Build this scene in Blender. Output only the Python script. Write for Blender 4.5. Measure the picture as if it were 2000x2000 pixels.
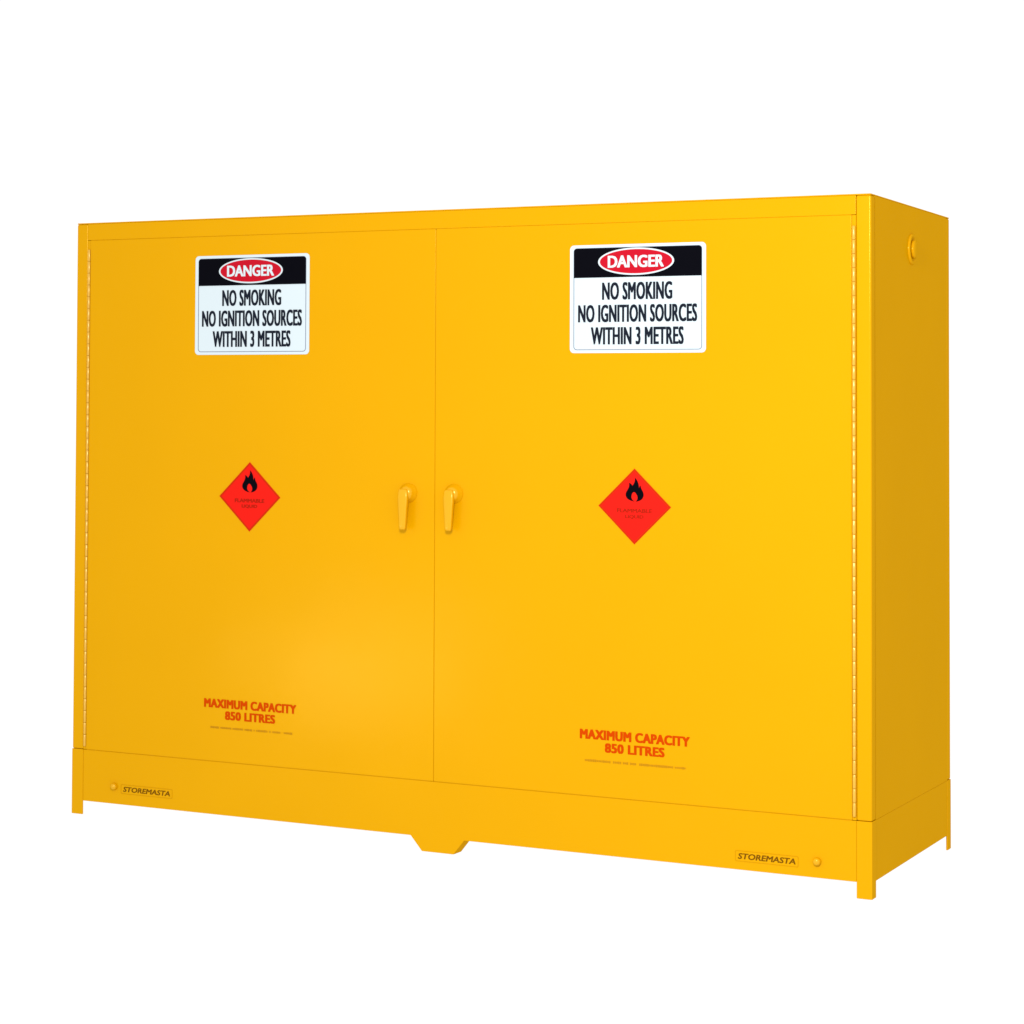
import bpy, bmesh, math
from mathutils import Vector, Matrix

for o in list(bpy.data.objects):
    bpy.data.objects.remove(o)
S = bpy.context.scene
COL = S.collection

# ------------------------------------------------------------------ camera
cam = bpy.data.cameras.new('camera')
camera = bpy.data.objects.new('camera', cam)
COL.objects.link(camera)
yaw, pitch, roll = 0.530598, 0.032918, 0.008052
fwd = Vector((-math.sin(yaw) * math.cos(pitch), math.cos(yaw) * math.cos(pitch), math.sin(pitch)))
rgt = Vector((math.cos(yaw), math.sin(yaw), 0))
upv = rgt.cross(fwd)
r2 = rgt * math.cos(roll) + upv * math.sin(roll)
u2 = upv * math.cos(roll) - rgt * math.sin(roll)
m = Matrix((r2, u2, -fwd)).transposed().to_4x4()
m.translation = Vector((4.13724, -6.39717, 1.26486))
camera.matrix_world = m
cam.sensor_fit = 'HORIZONTAL'
cam.sensor_width = 36.0
cam.lens = 4719.24 / 2000 * 36.0
cam.shift_x = (1000 - 354.43) / 2000
cam.shift_y = (644.85 - 1000) / 2000
cam.clip_end = 200
S.camera = camera

# ------------------------------------------------------------------ light
world = bpy.data.worlds.new('World')
S.world = world
world.use_nodes = True
bg = world.node_tree.nodes['Background']
bg.inputs[0].default_value = (1, 1, 1, 1)
bg.inputs[1].default_value = 1.06            # bright white studio all round
lamp = bpy.data.lights.new('studio_softbox', 'AREA')
lamp.shape = 'RECTANGLE'
lamp.size = 0.40
lamp.size_y = 0.6
lamp.energy = 141
lamp.color = (1.0, 0.97, 0.92)
softbox = bpy.data.objects.new('studio_softbox', lamp)
COL.objects.link(softbox)
softbox.location = (2.72, -3.5, 2.16)
softbox.rotation_euler = (Vector((3.9, 0, 0.5)) - softbox.location).to_track_quat('-Z', 'Y').to_euler()
sheen_area = bpy.data.lights.new('added_sheen_lamp', 'AREA')      # unseen lamp added only to give the lower left door a soft sheen
sheen_area.shape = 'RECTANGLE'
sheen_area.size = 0.70
sheen_area.size_y = 0.24
sheen_area.energy = 3.4
added_sheen_lamp = bpy.data.objects.new('added_sheen_lamp', sheen_area)
COL.objects.link(added_sheen_lamp)
added_sheen_lamp.location = (-0.50, -3.0, 0.17)
added_sheen_lamp.rotation_euler = (Vector((1.0, 0, 0.5)) - added_sheen_lamp.location).to_track_quat('-Z', 'Y').to_euler()
S.view_settings.view_transform = 'Standard'
S.view_settings.look = 'None'
S.view_settings.exposure = 0
S.view_settings.gamma = 1
S.view_settings.use_curve_mapping = False

# ------------------------------------------------------------------ materials
def mat(name, col, rough=0.4, spec=0.3, metal=0.0, bump=0.0, scale=900, vary=0.0):
    M = bpy.data.materials.new(name)
    M.use_nodes = True
    nt = M.node_tree
    b = nt.nodes['Principled BSDF']
    b.inputs['Base Color'].default_value = (*col, 1)
    b.inputs['Roughness'].default_value = rough
    b.inputs['Specular IOR Level'].default_value = spec
    b.inputs['Metallic'].default_value = metal
    tc = nt.nodes.new('ShaderNodeTexCoord')
    if bump:
        n = nt.nodes.new('ShaderNodeTexNoise')
        n.inputs['Scale'].default_value = scale
        n.inputs['Detail'].default_value = 2
        nt.links.new(tc.outputs['Object'], n.inputs['Vector'])
        n2 = nt.nodes.new('ShaderNodeTexNoise')          # slow waviness of pressed sheet
        n2.inputs['Scale'].default_value = 2.2
        n2.inputs['Detail'].default_value = 1
        nt.links.new(tc.outputs['Object'], n2.inputs['Vector'])
        b1 = nt.nodes.new('ShaderNodeBump')
        b1.inputs['Strength'].default_value = bump
        b1.inputs['Distance'].default_value = 0.0004
        nt.links.new(n.outputs['Fac'], b1.inputs['Height'])
        b2 = nt.nodes.new('ShaderNodeBump')
        b2.inputs['Strength'].default_value = 0.8
        b2.inputs['Distance'].default_value = 0.006
        nt.links.new(n2.outputs['Fac'], b2.inputs['Height'])
        nt.links.new(b1.outputs['Normal'], b2.inputs['Normal'])
        nt.links.new(b2.outputs['Normal'], b.inputs['Normal'])
    if vary:
        n = nt.nodes.new('ShaderNodeTexNoise')
        n.inputs['Scale'].default_value = 3.0
        n.inputs['Detail'].default_value = 4
        nt.links.new(tc.outputs['Object'], n.inputs['Vector'])
        r = nt.nodes.new('ShaderNodeMix')
        r.data_type = 'RGBA'
        r.inputs[6].default_value = (*[c * (1 - vary) for c in col], 1)
        r.inputs[7].default_value = (*[min(1, c * (1 + vary)) for c in col], 1)
        nt.links.new(n.outputs['Fac'], r.inputs[0])
        nt.links.new(r.outputs[2], b.inputs['Base Color'])
        q = nt.nodes.new('ShaderNodeMapRange')
        q.inputs['To Min'].default_value = rough * 0.85
        q.inputs['To Max'].default_value = rough * 1.2
        nt.links.new(n.outputs['Fac'], q.inputs['Value'])
        nt.links.new(q.outputs[0], b.inputs['Roughness'])
    return M

def paint(name, col, rough, gloss, tint):
    """powder coat: the varied, bumped diffuse of mat() under a thin warm gloss"""
    M = mat(name, col, rough, 0.0, 0, 0.25, 700, 0.025)
    nt = M.node_tree
    b = nt.nodes['Principled BSDF']
    g = nt.nodes.new('ShaderNodeBsdfGlossy')
    g.inputs['Color'].default_value = (*tint, 1)
    mx = nt.nodes.new('ShaderNodeMixShader')
    mx.inputs[0].default_value = gloss
    for k in ('Roughness', 'Normal'):
        nt.links.new(b.inputs[k].links[0].from_socket, g.inputs[k])
    nt.links.new(b.outputs[0], mx.inputs[1])
    nt.links.new(g.outputs[0], mx.inputs[2])
    nt.links.new(mx.outputs[0], nt.nodes['Material Output'].inputs['Surface'])
    return M
YELLOW = paint('yellow_powder_coat', (0.610, 0.292, 0.0), 0.17, 0.036, (1.0, 0.70, 0.14))
HINGE = paint('yellow_glossy_paint', (0.62, 0.305, 0.001), 0.22, 0.075, (1.0, 0.78, 0.30))
WHITE = mat('white_vinyl', (0.535, 0.615, 0.655), 0.45, 0.05, vary=0.02)
BLACK = mat('black_print', (0.003, 0.003, 0.005), 0.6, 0.0)
INK = mat('dark_grey_print', (0.010, 0.013, 0.022), 0.6, 0.0)
RIM = mat('grey_print_line', (0.15, 0.17, 0.24), 0.5, 0.0)
RED = mat('red_print', (0.43, 0.008, 0.020), 0.6, 0.0)
HAZ = mat('red_vinyl', (0.66, 0.012, 0.007), 0.5, 0.02, vary=0.03)
HAZRIM = mat('dark_red_print', (0.46, 0.022, 0.004), 0.6, 0.0)
HAZINK = mat('dark_print_on_red', (0.30, 0.014, 0.005), 0.6, 0.0)
CAP = mat('orange_red_print', (0.50, 0.048, 0.001), 0.6, 0.0)
BROWN = mat('brown_print', (0.15, 0.060, 0.003), 0.5, 0.0)
LINE = mat('faint_label_edge', (0.50, 0.235, 0.002), 0.5, 0.0)
FINE = mat('faded_brown_print', (0.42, 0.19, 0.002), 0.5, 0.08)

FL = bpy.data.materials.new('white_shadowless_translucent')  # translucency added so light from below keeps the floor free of shadow
FL.use_nodes = True
nt = FL.node_tree
nt.nodes.clear()
out = nt.nodes.new('ShaderNodeOutputMaterial')
tr = nt.nodes.new('ShaderNodeBsdfTranslucent')
tr.inputs[0].default_value = (0.985, 0.985, 0.985, 1)
di = nt.nodes.new('ShaderNodeBsdfDiffuse')
di.inputs[0].default_value = (0.9, 0.9, 0.9, 1)
mx = nt.nodes.new('ShaderNodeMixShader')
mx.inputs[0].default_value = 0.03
nt.links.new(tr.outputs[0], mx.inputs[1])
nt.links.new(di.outputs[0], mx.inputs[2])
nt.links.new(mx.outputs[0], out.inputs[0])

# ------------------------------------------------------------------ mesh helpers
def obj(name, bm, M, parent=None, smooth=False):
    me = bpy.data.meshes.new(name)
    bm.normal_update()
    bm.to_mesh(me)
    bm.free()
    me.materials.append(M)
    if smooth:
        for p in me.polygons:
            p.use_smooth = True
    o = bpy.data.objects.new(name, me)
    COL.objects.link(o)
    if parent:
        o.parent = parent
    return o

def soften(o, w, seg=3):
    """real rounded bends on the sheet edges"""
    b = o.modifiers.new('bend_radius', 'BEVEL')
    b.width = w
    b.segments = seg
    b.limit_method = 'ANGLE'
    b.angle_limit = math.radians(35)
    for p in o.data.polygons:
        p.use_smooth = True
    wn = o.modifiers.new('normals', 'WEIGHTED_NORMAL')
    wn.keep_sharp = True
    return o

def add_box(bm, x0, x1, y0, y1, z0, z1):
    vs = [bm.verts.new(c) for c in ((x0, y0, z0), (x1, y0, z0), (x1, y1, z0), (x0, y1, z0),
                                    (x0, y0, z1), (x1, y0, z1), (x1, y1, z1), (x0, y1, z1))]
    for f in ((0, 3, 2, 1), (4, 5, 6, 7), (0, 1, 5, 4), (1, 2, 6, 5), (2, 3, 7, 6), (3, 0, 4, 7)):
        bm.faces.new([vs[i] for i in f])

def box(name, M, parent, *b, bend=0.0, seg=3):
    bm = bmesh.new()
    add_box(bm, *b)
    o = obj(name, bm, M, parent)
    if bend:
        soften(o, bend, seg)
    return o

def add_prism_xz(bm, pts, y0, y1):
    """outline in the xz plane (counter-clockwise seen from -y), thickness y0 (front) to y1"""
    a = [bm.verts.new((x, y0, z)) for x, z in pts]
    b = [bm.verts.new((x, y1, z)) for x, z in pts]
    bm.faces.new(a)
    bm.faces.new(b[::-1])
    n = len(pts)
    for i in range(n):
        j = (i + 1) % n
        bm.faces.new((a[j], a[i], b[i], b[j]))

def prism(name, M, parent, pts, y0, y1):
    bm = bmesh.new()
    add_prism_xz(bm, pts, y0, y1)
    return obj(name, bm, M, parent)

def add_prism_xy(bm, pts, z0, z1):
    a = [bm.verts.new((x, y, z0)) for x, y in pts]
    b = [bm.verts.new((x, y, z1)) for x, y in pts]
    bm.faces.new(a[::-1])
    bm.faces.new(b)
    n = len(pts)
    for i in range(n):
        j = (i + 1) % n
        bm.faces.new((a[i], a[j], b[j], b[i]))

def rrect(cx, cz, w, h, r, n=6):
    pts = []
    for sx, sz, a0 in ((1, -1, -90), (1, 1, 0), (-1, 1, 90), (-1, -1, 180)):
        ox, oz = cx + sx * (w / 2 - r), cz + sz * (h / 2 - r)
        for i in range(n + 1):
            a = math.radians(a0 + 90 * i / n)
            pts.append((ox + r * math.cos(a), oz + r * math.sin(a)))
    return pts

def oval(cx, cz, w, h, n=56):
    return [(cx + w / 2 * math.cos(2 * math.pi * i / n), cz + h / 2 * math.sin(2 * math.pi * i / n)) for i in range(n)]

def frame(name, M, parent, outer, inner, y0, y1):
    bm = bmesh.new()
    n = len(outer)
    A = [bm.verts.new((x, y0, z)) for x, z in outer]
    B = [bm.verts.new((x, y0, z)) for x, z in inner]
    C = [bm.verts.new((x, y1, z)) for x, z in outer]
    D = [bm.verts.new((x, y1, z)) for x, z in inner]
    for i in range(n):
        j = (i + 1) % n
        bm.faces.new((A[i], A[j], B[j], B[i]))
        bm.faces.new((A[j], A[i], C[i], C[j]))
        bm.faces.new((B[i], B[j], D[j], D[i]))
    return obj(name, bm, M, parent)

def add_lathe(bm, prof, n, place):
    rings = []
    for r, h in prof:
        if r < 1e-6:
            rings.append([bm.verts.new(place(0, 0, h))])
        else:
            rings.append([bm.verts.new(place(r * math.cos(2 * math.pi * i / n), r * math.sin(2 * math.pi * i / n), h)) for i in range(n)])
    for a, b in zip(rings, rings[1:]):
        for i in range(n):
            j = (i + 1) % n
            if len(a) == 1 and len(b) == 1:
                continue
            if len(b) == 1:
                bm.faces.new((a[i], a[j], b[0]))
            elif len(a) == 1:
                bm.faces.new((a[0], b[j], b[i]))
            else:
                bm.faces.new((a[i], a[j], b[j], b[i]))
    bmesh.ops.recalc_face_normals(bm, faces=bm.faces[:])

def text(name, M, parent, body, cx, cz, w, h, y, weight=0.0, shear=0.0, spacing=1.0):
    """flat printed lettering, fitted into a w x h box on the front (facing -y)"""
    cu = bpy.data.curves.new('tmp', 'FONT')
    cu.body = body
    cu.shear = shear
    cu.space_character = spacing
    cu.resolution_u = 3
    cu.extrude = 0.001
    to = bpy.data.objects.new('tmp', cu)
    COL.objects.link(to)
    dg = bpy.context.evaluated_depsgraph_get()
    me = bpy.data.meshes.new_from_object(to.evaluated_get(dg))
    bpy.data.objects.remove(to)
    bpy.data.curves.remove(cu)
    xs = [v.co.x for v in me.vertices]
    ys = [v.co.y for v in me.vertices]
    x0, x1, y0, y1 = min(xs), max(xs), min(ys), max(ys)
    for v in me.vertices:
        v.co = Vector((cx + ((v.co.x - x0) / (x1 - x0) - 0.5) * w,
                       y - v.co.z * 0.15,
                       cz + ((v.co.y - y0) / (y1 - y0) - 0.5) * h))
    if weight:
        bm = bmesh.new()
        for k, (dx, dz) in enumerate(((0, 0), (-1, -0.45), (1, 0.45), (-1, 0.45), (1, -0.45))):
            n0 = len(bm.verts)
            bm.from_mesh(me)
            bm.verts.ensure_lookup_table()
            for v in bm.verts[n0:]:
                v.co += Vector((dx * weight, -0.00004 * k, dz * weight))
        bm.to_mesh(me)
        bm.free()
    me.name = name
    me.materials.clear()
    me.materials.append(M)
    o = bpy.data.objects.new(name, me)
    COL.objects.link(o)
    o.parent = parent
    return o

def part(name, parent, label=None):
    o = bpy.data.objects.new(name, None)
    o.empty_display_size = 0.05
    COL.objects.link(o)
    o.parent = parent
    if label:
        o['label'] = label
    return o

# ------------------------------------------------------------------ floor
W, D, H = 2.4877, 0.8871, 1.85
bm = bmesh.new()
f = [bm.verts.new(c) for c in ((-12, -14, 0), (16, -14, 0), (16, 14, 0), (-12, 14, 0))]
bm.faces.new(f)
floor = obj('floor', bm, FL)
floor['kind'] = 'structure'
floor['label'] = 'plain white studio floor'

# ------------------------------------------------------------------ the cabinet
cab = bpy.data.objects.new('safety_cabinet', None)
COL.objects.link(cab)
cab['label'] = 'wide yellow steel safety cabinet with two doors and red flammable diamonds'
cab['category'] = 'safety cabinet'

PW = 0.040            # corner post width
ZB = 0.202            # top of the base
ZD = 1.7945           # top of the doors
G = 0.0012            # gap round the doors
SEAM = 1.2365

# body of folded sheet
box('top_panel', YELLOW, cab, 0.0003, W - 0.0003, 0.0003, D, H - 0.004, H, bend=0.0018)
box('top_rail', YELLOW, cab, PW + 0.0002, W - PW - 0.0002, -0.0006, 0.038, ZD + 0.0006, H - 0.0042, bend=0.0012)
box('side_panel', YELLOW, cab, 0.0005, 0.010, PW + 0.0002, D - PW - 0.0002, ZB + 0.0003, H - 0.0042)
box('side_panel', YELLOW, cab, W - 0.010, W - 0.0005, PW + 0.0002, D - PW - 0.0002, ZB + 0.0003, H - 0.0042)
box('back_panel', YELLOW, cab, PW + 0.0005, W - PW - 0.0005, D - 0.008, D - 0.002, ZB + 0.0003, H - 0.0042)
for x0 in (0, W - PW):
    for y0 in (0.0, D - PW):
        box('corner_post', YELLOW, cab, x0, x0 + PW, y0, y0 + PW, ZB + 0.0004, H - 0.0042, bend=0.0045)

# base with the spill sump
base = part('base', cab)
FOOT = [(1.1640, 0.0425), (1.2000, 0.0), (1.2990, 0.0), (1.3320, 0.0425)]
XL, XR = PW + 0.0003, W - PW - 0.0003
for y0, y1 in ((0.0004, 0.006), (D - 0.006, D - 0.0004)):
    # front and back skirt, each cut with the middle foot in one piece
    soften(prism('skirt_panel', YELLOW, base,
                 [(XL, 0.0425)] + FOOT + [(XR, 0.0425), (XR, ZB - 0.0004), (XL, ZB - 0.0004)], y0, y1), 0.0011, 2)
box('skirt_panel', YELLOW, base, 0.0005, 0.005, PW + 0.0003, D - PW - 0.0003, 0.0425, ZB - 0.0003, bend=0.0015)
box('skirt_panel', YELLOW, base, W - 0.005, W - 0.0005, PW + 0.0003, D - PW - 0.0003, 0.0425, ZB - 0.0003, bend=0.0015)
box('sump_floor', YELLOW, base, 0.0065, W - 0.0065, 0.0075, D - 0.0075, 0.046, 0.049)
box('sump_lid', YELLOW, base, 0.045, W - 0.045, 0.045, D - 0.045, ZB - 0.008, ZB - 0.004)
t = 0.005
for sx in (0, 1):
    for sy in (0, 1):
        e = -0.0008
        lw = 0.012 if sy else PW            # rear legs: narrow return behind
        L = [(e, e), (lw, e), (lw, e + t), (e + t, e + t), (e + t, PW), (e, PW)]
        pts = [((W - x) if sx else x, (D - y) if sy else y) for x, y in L]
        if sx != sy:
            pts.reverse()
        bm = bmesh.new()
        add_prism_xy(bm, pts, 0.0, ZB)
        soften(obj('leg', bm, YELLOW, base), 0.0015, 2)
# cheeks and sole of the middle foot, folded back from the skirt
def foot_fold(y0, y1):
    bm = bmesh.new()
    tp = 0.004
    i_ = [(1.1700, 0.0425), (1.2025, tp), (1.2965, tp), (1.3260, 0.0425)]
    A = [bm.verts.new((x, y0, z)) for x, z in FOOT]
    B = [bm.verts.new((x, y1, z)) for x, z in FOOT]
    C = [bm.verts.new((x, y0, z)) for x, z in i_]
    E = [bm.verts.new((x, y1, z)) for x, z in i_]
    for k in range(3):
        bm.faces.new((A[k], A[k + 1], B[k + 1], B[k]))
        bm.faces.new((C[k + 1], C[k], E[k], E[k + 1]))
        bm.faces.new((B[k], B[k + 1], E[k + 1], E[k]))
        bm.faces.new((A[k + 1], A[k], C[k], C[k + 1]))
    for k in (0, 3):
        bm.faces.new((A[k], B[k], E[k], C[k]))
    bmesh.ops.recalc_face_normals(bm, faces=bm.faces[:])
    return obj('middle_foot', bm, YELLOW, base)
foot_fold(0.0062, 0.055)
foot_fold(D - 0.055, D - 0.0062)

# doors, piano hinges, handles
def door(x0, x1, label):
    d = box('door', YELLOW, cab, x0, x1, -0.0015, 0.040, ZB + G, ZD - G * 0.3, bend=0.0016, seg=3)
    d['label'] = label
    return d
DL = door(PW + 0.011, SEAM - G / 2, 'left door with its lever handle further from the seam')
DR = door(SEAM + G / 2, W - PW - 0.011, 'right door with its lever handle close to the seam')
box('door_stop', YELLOW, cab, PW + 0.012, W - PW - 0.012, 0.0415, 0.046, ZB + 0.002, ZD)
box('seam_gap_filler', YELLOW, DR, SEAM - G / 2 + 0.0002, SEAM + G / 2 - 0.0002, 0.0004, 0.030, ZB + 0.004, ZD - 0.003)  # added filler, keeps the shade in the seam faint
box('sill_gap_filler', YELLOW, base, PW + 0.012, W - PW - 0.012, 0.0009, 0.030, ZB - 0.0002, ZB + G - 0.0002)  # added filler, makes the gap under the doors less dark
box('top_gap_filler', YELLOW, cab, PW + 0.012, W - PW - 0.012, 0.0003, 0.030, ZD - G * 0.3 + 0.0001, ZD + 0.0005)  # added filler, lightens the gap above the doors

PITCH, KL, KR = 0.0370, 0.0360, 0.0046
bm = bmesh.new()
add_lathe(bm, [(0, 0), (KR * 0.85, 0), (KR, 0.0012), (KR, KL - 0.0012), (KR * 0.85, KL), (0, KL)], 14, lambda a, b, h: (a, b, h))
knuckle_mesh = bpy.data.meshes.new('knuckle')
bm.to_mesh(knuckle_mesh)
bm.free()
for p in knuckle_mesh.polygons:
    p.use_smooth = abs(p.normal.z) < 0.3
knuckle_mesh.materials.append(paint('highlight_yellow_hinge_paint', (0.62, 0.33, 0.02), 0.24, 0.12, (1.0, 0.85, 0.5)))  # paler yellow puts the knuckles' bright highlight into the colour
for hx in (PW + 0.0055, W - PW - 0.0055):
    hinge = box('piano_hinge', YELLOW, cab, hx - 0.0054, hx + 0.0054, 0.0012, 0.038, ZB + 0.001, ZD - 0.0005)
    for k in range(int((ZD - ZB - 0.02) / PITCH)):
        o = bpy.data.objects.new('knuckle', knuckle_mesh)
        COL.objects.link(o)
        o.location = (hx, -0.0002, ZB + 0.010 + k * PITCH)
        o.parent = hinge

def handle(d, x, z):
    bm = bmesh.new()
    prof = [(0.0, -0.002), (0.0290, -0.002), (0.0285, 0.001), (0.0262, 0.0055), (0.0235, 0.010), (0.0212, 0.016), (0.0180, 0.0215), (0.012, 0.0250), (0, 0.0265)]
    add_lathe(bm, prof, 32, lambda a, b, h: (x + a, -0.0015 - h, z + b))
    r = obj('handle_rose', bm, HINGE, d, smooth=True)
    # lever: tapered paddle hanging from the rose, rounded section
    bm = bmesh.new()
    secs = [(0.012, 0.012, 0.021, 0.031), (0.006, 0.0165, 0.019, 0.034), (-0.012, 0.0180, 0.018, 0.036), (-0.040, 0.0160, 0.019, 0.0365),
            (-0.070, 0.0136, 0.0205, 0.0365), (-0.094, 0.0122, 0.022, 0.0365), (-0.102, 0.0112, 0.0235, 0.036), (-0.106, 0.008, 0.026, 0.034)]
    rings = []
    for dz, hw, ya, yb in secs:
        ym, yh = (ya + yb) / 2, (yb - ya) / 2
        ring = []
        for i in range(20):
            a = 2 * math.pi * i / 20
            ca, sa = math.cos(a), math.sin(a)
            q = lambda v: math.copysign(abs(v) ** 0.42, v)
            ring.append(bm.verts.new((x - 0.004 + 0.86 * hw * q(ca), -(ym + yh * q(sa)), z + dz)))
        rings.append(ring)
    for a, b in zip(rings, rings[1:]):
        for i in range(20):
            j = (i + 1) % 20
            bm.faces.new((a[i], a[j], b[j], b[i]))
    bm.faces.new(rings[0])
    bm.faces.new(rings[-1][::-1])
    bmesh.ops.recalc_face_normals(bm, faces=bm.faces[:])
    obj('handle_lever', bm, HINGE, d, smooth=True)
handle(DL, 1.1525, 1.0290)
handle(DR, 1.2965, 1.0300)

# round vent in the side wall: flange and plug
vent = part('side_vent', cab)
VY, VZ = 0.437, 1.7285
put = lambda a, b, h: (W - 0.002 + h, VY + a, VZ + b)
bm = bmesh.new()
add_lathe(bm, [(0.0, -0.001), (0.043, -0.001), (0.043, 0.003), (0.0415, 0.0058), (0.039, 0.007), (0.035, 0.007), (0.033, 0.0045), (0, 0.0045)], 36, put)
obj('vent_flange', bm, YELLOW, vent, smooth=True)
bm = bmesh.new()
add_lathe(bm, [(0.0, 0.004), (0.025, 0.004), (0.025, 0.010), (0.0238, 0.0125), (0.020, 0.0140), (0.0, 0.0140)], 32, put)
obj('vent_plug', bm, YELLOW, vent, smooth=True)

# ------------------------------------------------------------------ signs
FY = -0.0016          # face of the doors

def danger_sign(cx, cz, label):
    SW, SH = 0.3925, 0.302
    s = prism('warning_sign', WHITE, cab, rrect(cx, cz, SW, SH, 0.012), FY - 0.0010, FY + 0.0002)
    s['label'] = label
    top = cz + SH / 2
    iw, ih = SW * 0.945, SH * 0.945
    frame('border_line', RIM, s, rrect(cx, cz, iw, ih, 0.010), rrect(cx, cz, iw - 0.0036, ih - 0.0036, 0.0085), FY - 0.0014, FY - 0.0009)
    # black header with rounded upper corners
    hb = 0.285 * SH
    x0, x1, z1, z0 = cx - iw / 2 + 0.001, cx + iw / 2 - 0.001, cz + ih / 2 - 0.001, cz + SH / 2 - 0.303 * SH
    r = 0.009
    pts = [(x0, z0), (x1, z0)]
    for ox, a0 in ((x1 - r, 0), (x0 + r, 90)):
        for i in range(7):
            a = math.radians(a0 + 15 * i)
            pts.append((ox + r * math.cos(a), z1 - r + r * math.sin(a)))
    prism('header_band', BLACK, s, pts, FY - 0.0020, FY - 0.0009)
    oz = top - 0.160 * SH
    prism('oval_rim', WHITE, s, oval(cx - 0.003, oz, 0.560 * SW, 0.252 * SH), FY - 0.0026, FY - 0.0018)
    prism('danger_oval', RED, s, oval(cx - 0.003, oz, 0.532 * SW, 0.222 * SH), FY - 0.0032, FY - 0.0024)
    text('danger_lettering', WHITE, s, 'DANGER', cx - 0.003, oz, 0.405 * SW, 0.108 * SH, FY - 0.0036, weight=0.0016)
    for body, w, c in (('NO SMOKING', 0.509, 0.430), ('NO IGNITION SOURCES', 0.868, 0.636), ('WITHIN 3 METRES', 0.675, 0.842)):
        text('lettering', INK, s, body, cx, top - c * SH, w * SW, 0.158 * SH, FY - 0.0014, weight=0.0016, spacing=1.06)
danger_sign(0.6300, 1.5838, 'danger sign on the left door, no smoking no ignition sources')
danger_sign(1.8450, 1.5832, 'danger sign on the right door, no smoking no ignition sources')

def bez(p0, p1, p2, p3, n=8):
    r = []
    for i in range(n):
        u = i / n
        r.append(tuple((1 - u) ** 3 * a + 3 * (1 - u) ** 2 * u * b + 3 * (1 - u) * u * u * c + u ** 3 * d for a, b, c, d in zip(p0, p1, p2, p3)))
    return r

def diamond(cx, cz, label):
    h = 0.1045
    dm = lambda k: [(cx, cz - k), (cx + k, cz), (cx, cz + k), (cx - k, cz)]
    s = prism('hazard_diamond', HAZ, cab, dm(h), FY - 0.0010, FY + 0.0002)
    s['label'] = label
    frame('border_line', HAZRIM, s, dm(h - 0.0005), dm(h - 0.0075), FY - 0.0014, FY - 0.0009)
    # flame, in units of its own height, base at 0
    F = []
    F += bez((0.02, 0.00), (-0.12, 0.06), (-0.17, 0.17), (-0.10, 0.33))      # inner tongue, left side going up
    F += bez((-0.10, 0.33), (-0.05, 0.42), (0.02, 0.42), (0.07, 0.33))
    F += bez((0.07, 0.33), (0.17, 0.22), (0.16, 0.08), (0.06, 0.00))
    F += bez((0.06, 0.00), (0.30, 0.02), (0.42, 0.16), (0.40, 0.32))
    F += bez((0.40, 0.32), (0.39, 0.46), (0.28, 0.50), (0.27, 0.68))
    F += bez((0.27, 0.68), (0.20, 0.62), (0.22, 0.58), (0.20, 0.55))
    F += bez((0.20, 0.55), (0.20, 0.74), (0.14, 0.90), (0.02, 1.00))
    F += bez((0.02, 1.00), (0.05, 0.84), (-0.02, 0.76), (-0.08, 0.66))
    F += bez((-0.08, 0.66), (-0.13, 0.72), (-0.16, 0.76), (-0.24, 0.78))
    F += bez((-0.24, 0.78), (-0.20, 0.68), (-0.24, 0.58), (-0.30, 0.48))
    F += bez((-0.30, 0.48), (-0.48, 0.26), (-0.36, 0.04), (0.02, 0.00))
    k = 0.066
    bm = bmesh.new()
    a = [bm.verts.new((cx + x * k, FY - 0.0016, cz + 0.0135 + z * k)) for x, z in F]
    es = [bm.edges.new((a[i], a[(i + 1) % len(a)])) for i in range(len(a))]
    bmesh.ops.triangle_fill(bm, use_beauty=True, use_dissolve=False, edges=es, normal=(0, -1, 0))
    ex = bmesh.ops.extrude_face_region(bm, geom=bm.faces[:])
    for v in [g for g in ex['geom'] if isinstance(g, bmesh.types.BMVert)]:
        v.co.y += 0.0006
    bmesh.ops.recalc_face_normals(bm, faces=bm.faces[:])
    obj('flame_symbol', bm, BLACK, s)
    text('lettering', HAZINK, s, 'FLAMMABLE', cx, cz - 0.0115, 0.100, 0.0105, FY - 0.0014, weight=0.0004)
    text('lettering', HAZINK, s, 'LIQUID', cx, cz - 0.0290, 0.052, 0.0105, FY - 0.0014, weight=0.0004)
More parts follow.
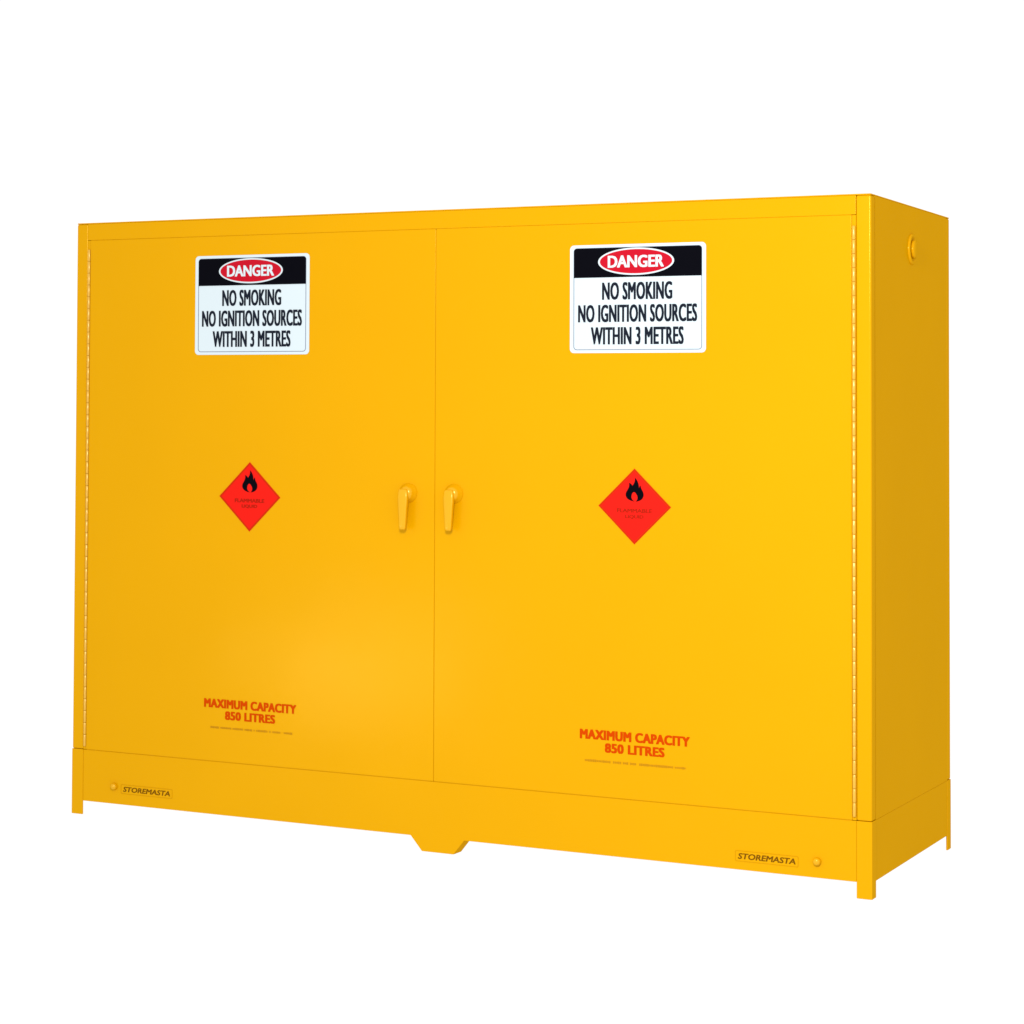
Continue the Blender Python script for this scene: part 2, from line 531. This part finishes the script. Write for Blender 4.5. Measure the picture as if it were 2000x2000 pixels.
diamond(0.6279, 1.0043, 'red flammable diamond on the left door')
diamond(1.8387, 1.0081, 'red flammable diamond on the right door')

import random
rnd = random.Random(4)
def capacity(cx, cz, label):
    s = part('capacity_notice', cab, label)
    text('lettering', CAP, s, 'MAXIMUM CAPACITY', cx, cz, 0.312, 0.0255, FY - 0.0004, weight=0.0019, spacing=1.08)
    text('lettering', CAP, s, '850 LITRES', cx + 0.001, cz - 0.0345, 0.168, 0.0245, FY - 0.0004, weight=0.0019, spacing=1.08)
    # one line of print too small to read: a row of tiny strokes
    bm = bmesh.new()
    x = cx - 0.143
    while x < cx + 0.143:
        w = rnd.uniform(0.0024, 0.0048)
        if rnd.random() > 0.13:
            hh = rnd.uniform(0.0022, 0.0034)
            add_box(bm, x, x + w, FY - 0.0006, FY + 0.0001, cz - 0.0725 - hh, cz - 0.0725 + hh)
        x += w + rnd.uniform(0.0008, 0.0016)
    obj('fine_print', bm, FINE, s)
    return s
capacity(0.6330, 0.3775, 'red capacity notice on the left door')
capacity(1.8390, 0.3735, 'red capacity notice on the right door')

def maker_label(cx, cz, w, px, label):
    y = 0.0001
    s = part('maker_label', cab, label)
    text('lettering', BROWN, s, 'STOREMASTA', cx, cz, w * 0.94, 0.0150, y - 0.0002, weight=0.0006, shear=0.18)
    o_, i_ = rrect(cx, cz, w * 1.04, 0.0290, 0.004), rrect(cx, cz, w * 1.04 - 0.003, 0.0260, 0.003)
    frame('border_line', LINE, s, o_, i_, y - 0.0003, y + 0.0004)
    # round screwed plug beside it
    bm = bmesh.new()
    add_lathe(bm, [(0, -0.001), (0.0110, -0.001), (0.0108, 0.004), (0.0100, 0.0090), (0.0075, 0.0125), (0.0040, 0.0142), (0.0, 0.0147)], 24,
              lambda a, b, h: (px + a, 0.001 - h, cz + 0.006 + b))
    obj('drain_plug', bm, HINGE, base, smooth=True)
maker_label(0.2720, 0.0905, 0.178, 0.1560, 'small dark maker lettering beside the left leg')
maker_label(2.2080, 0.0795, 0.165, 2.3440, 'small dark maker lettering beside the right leg')
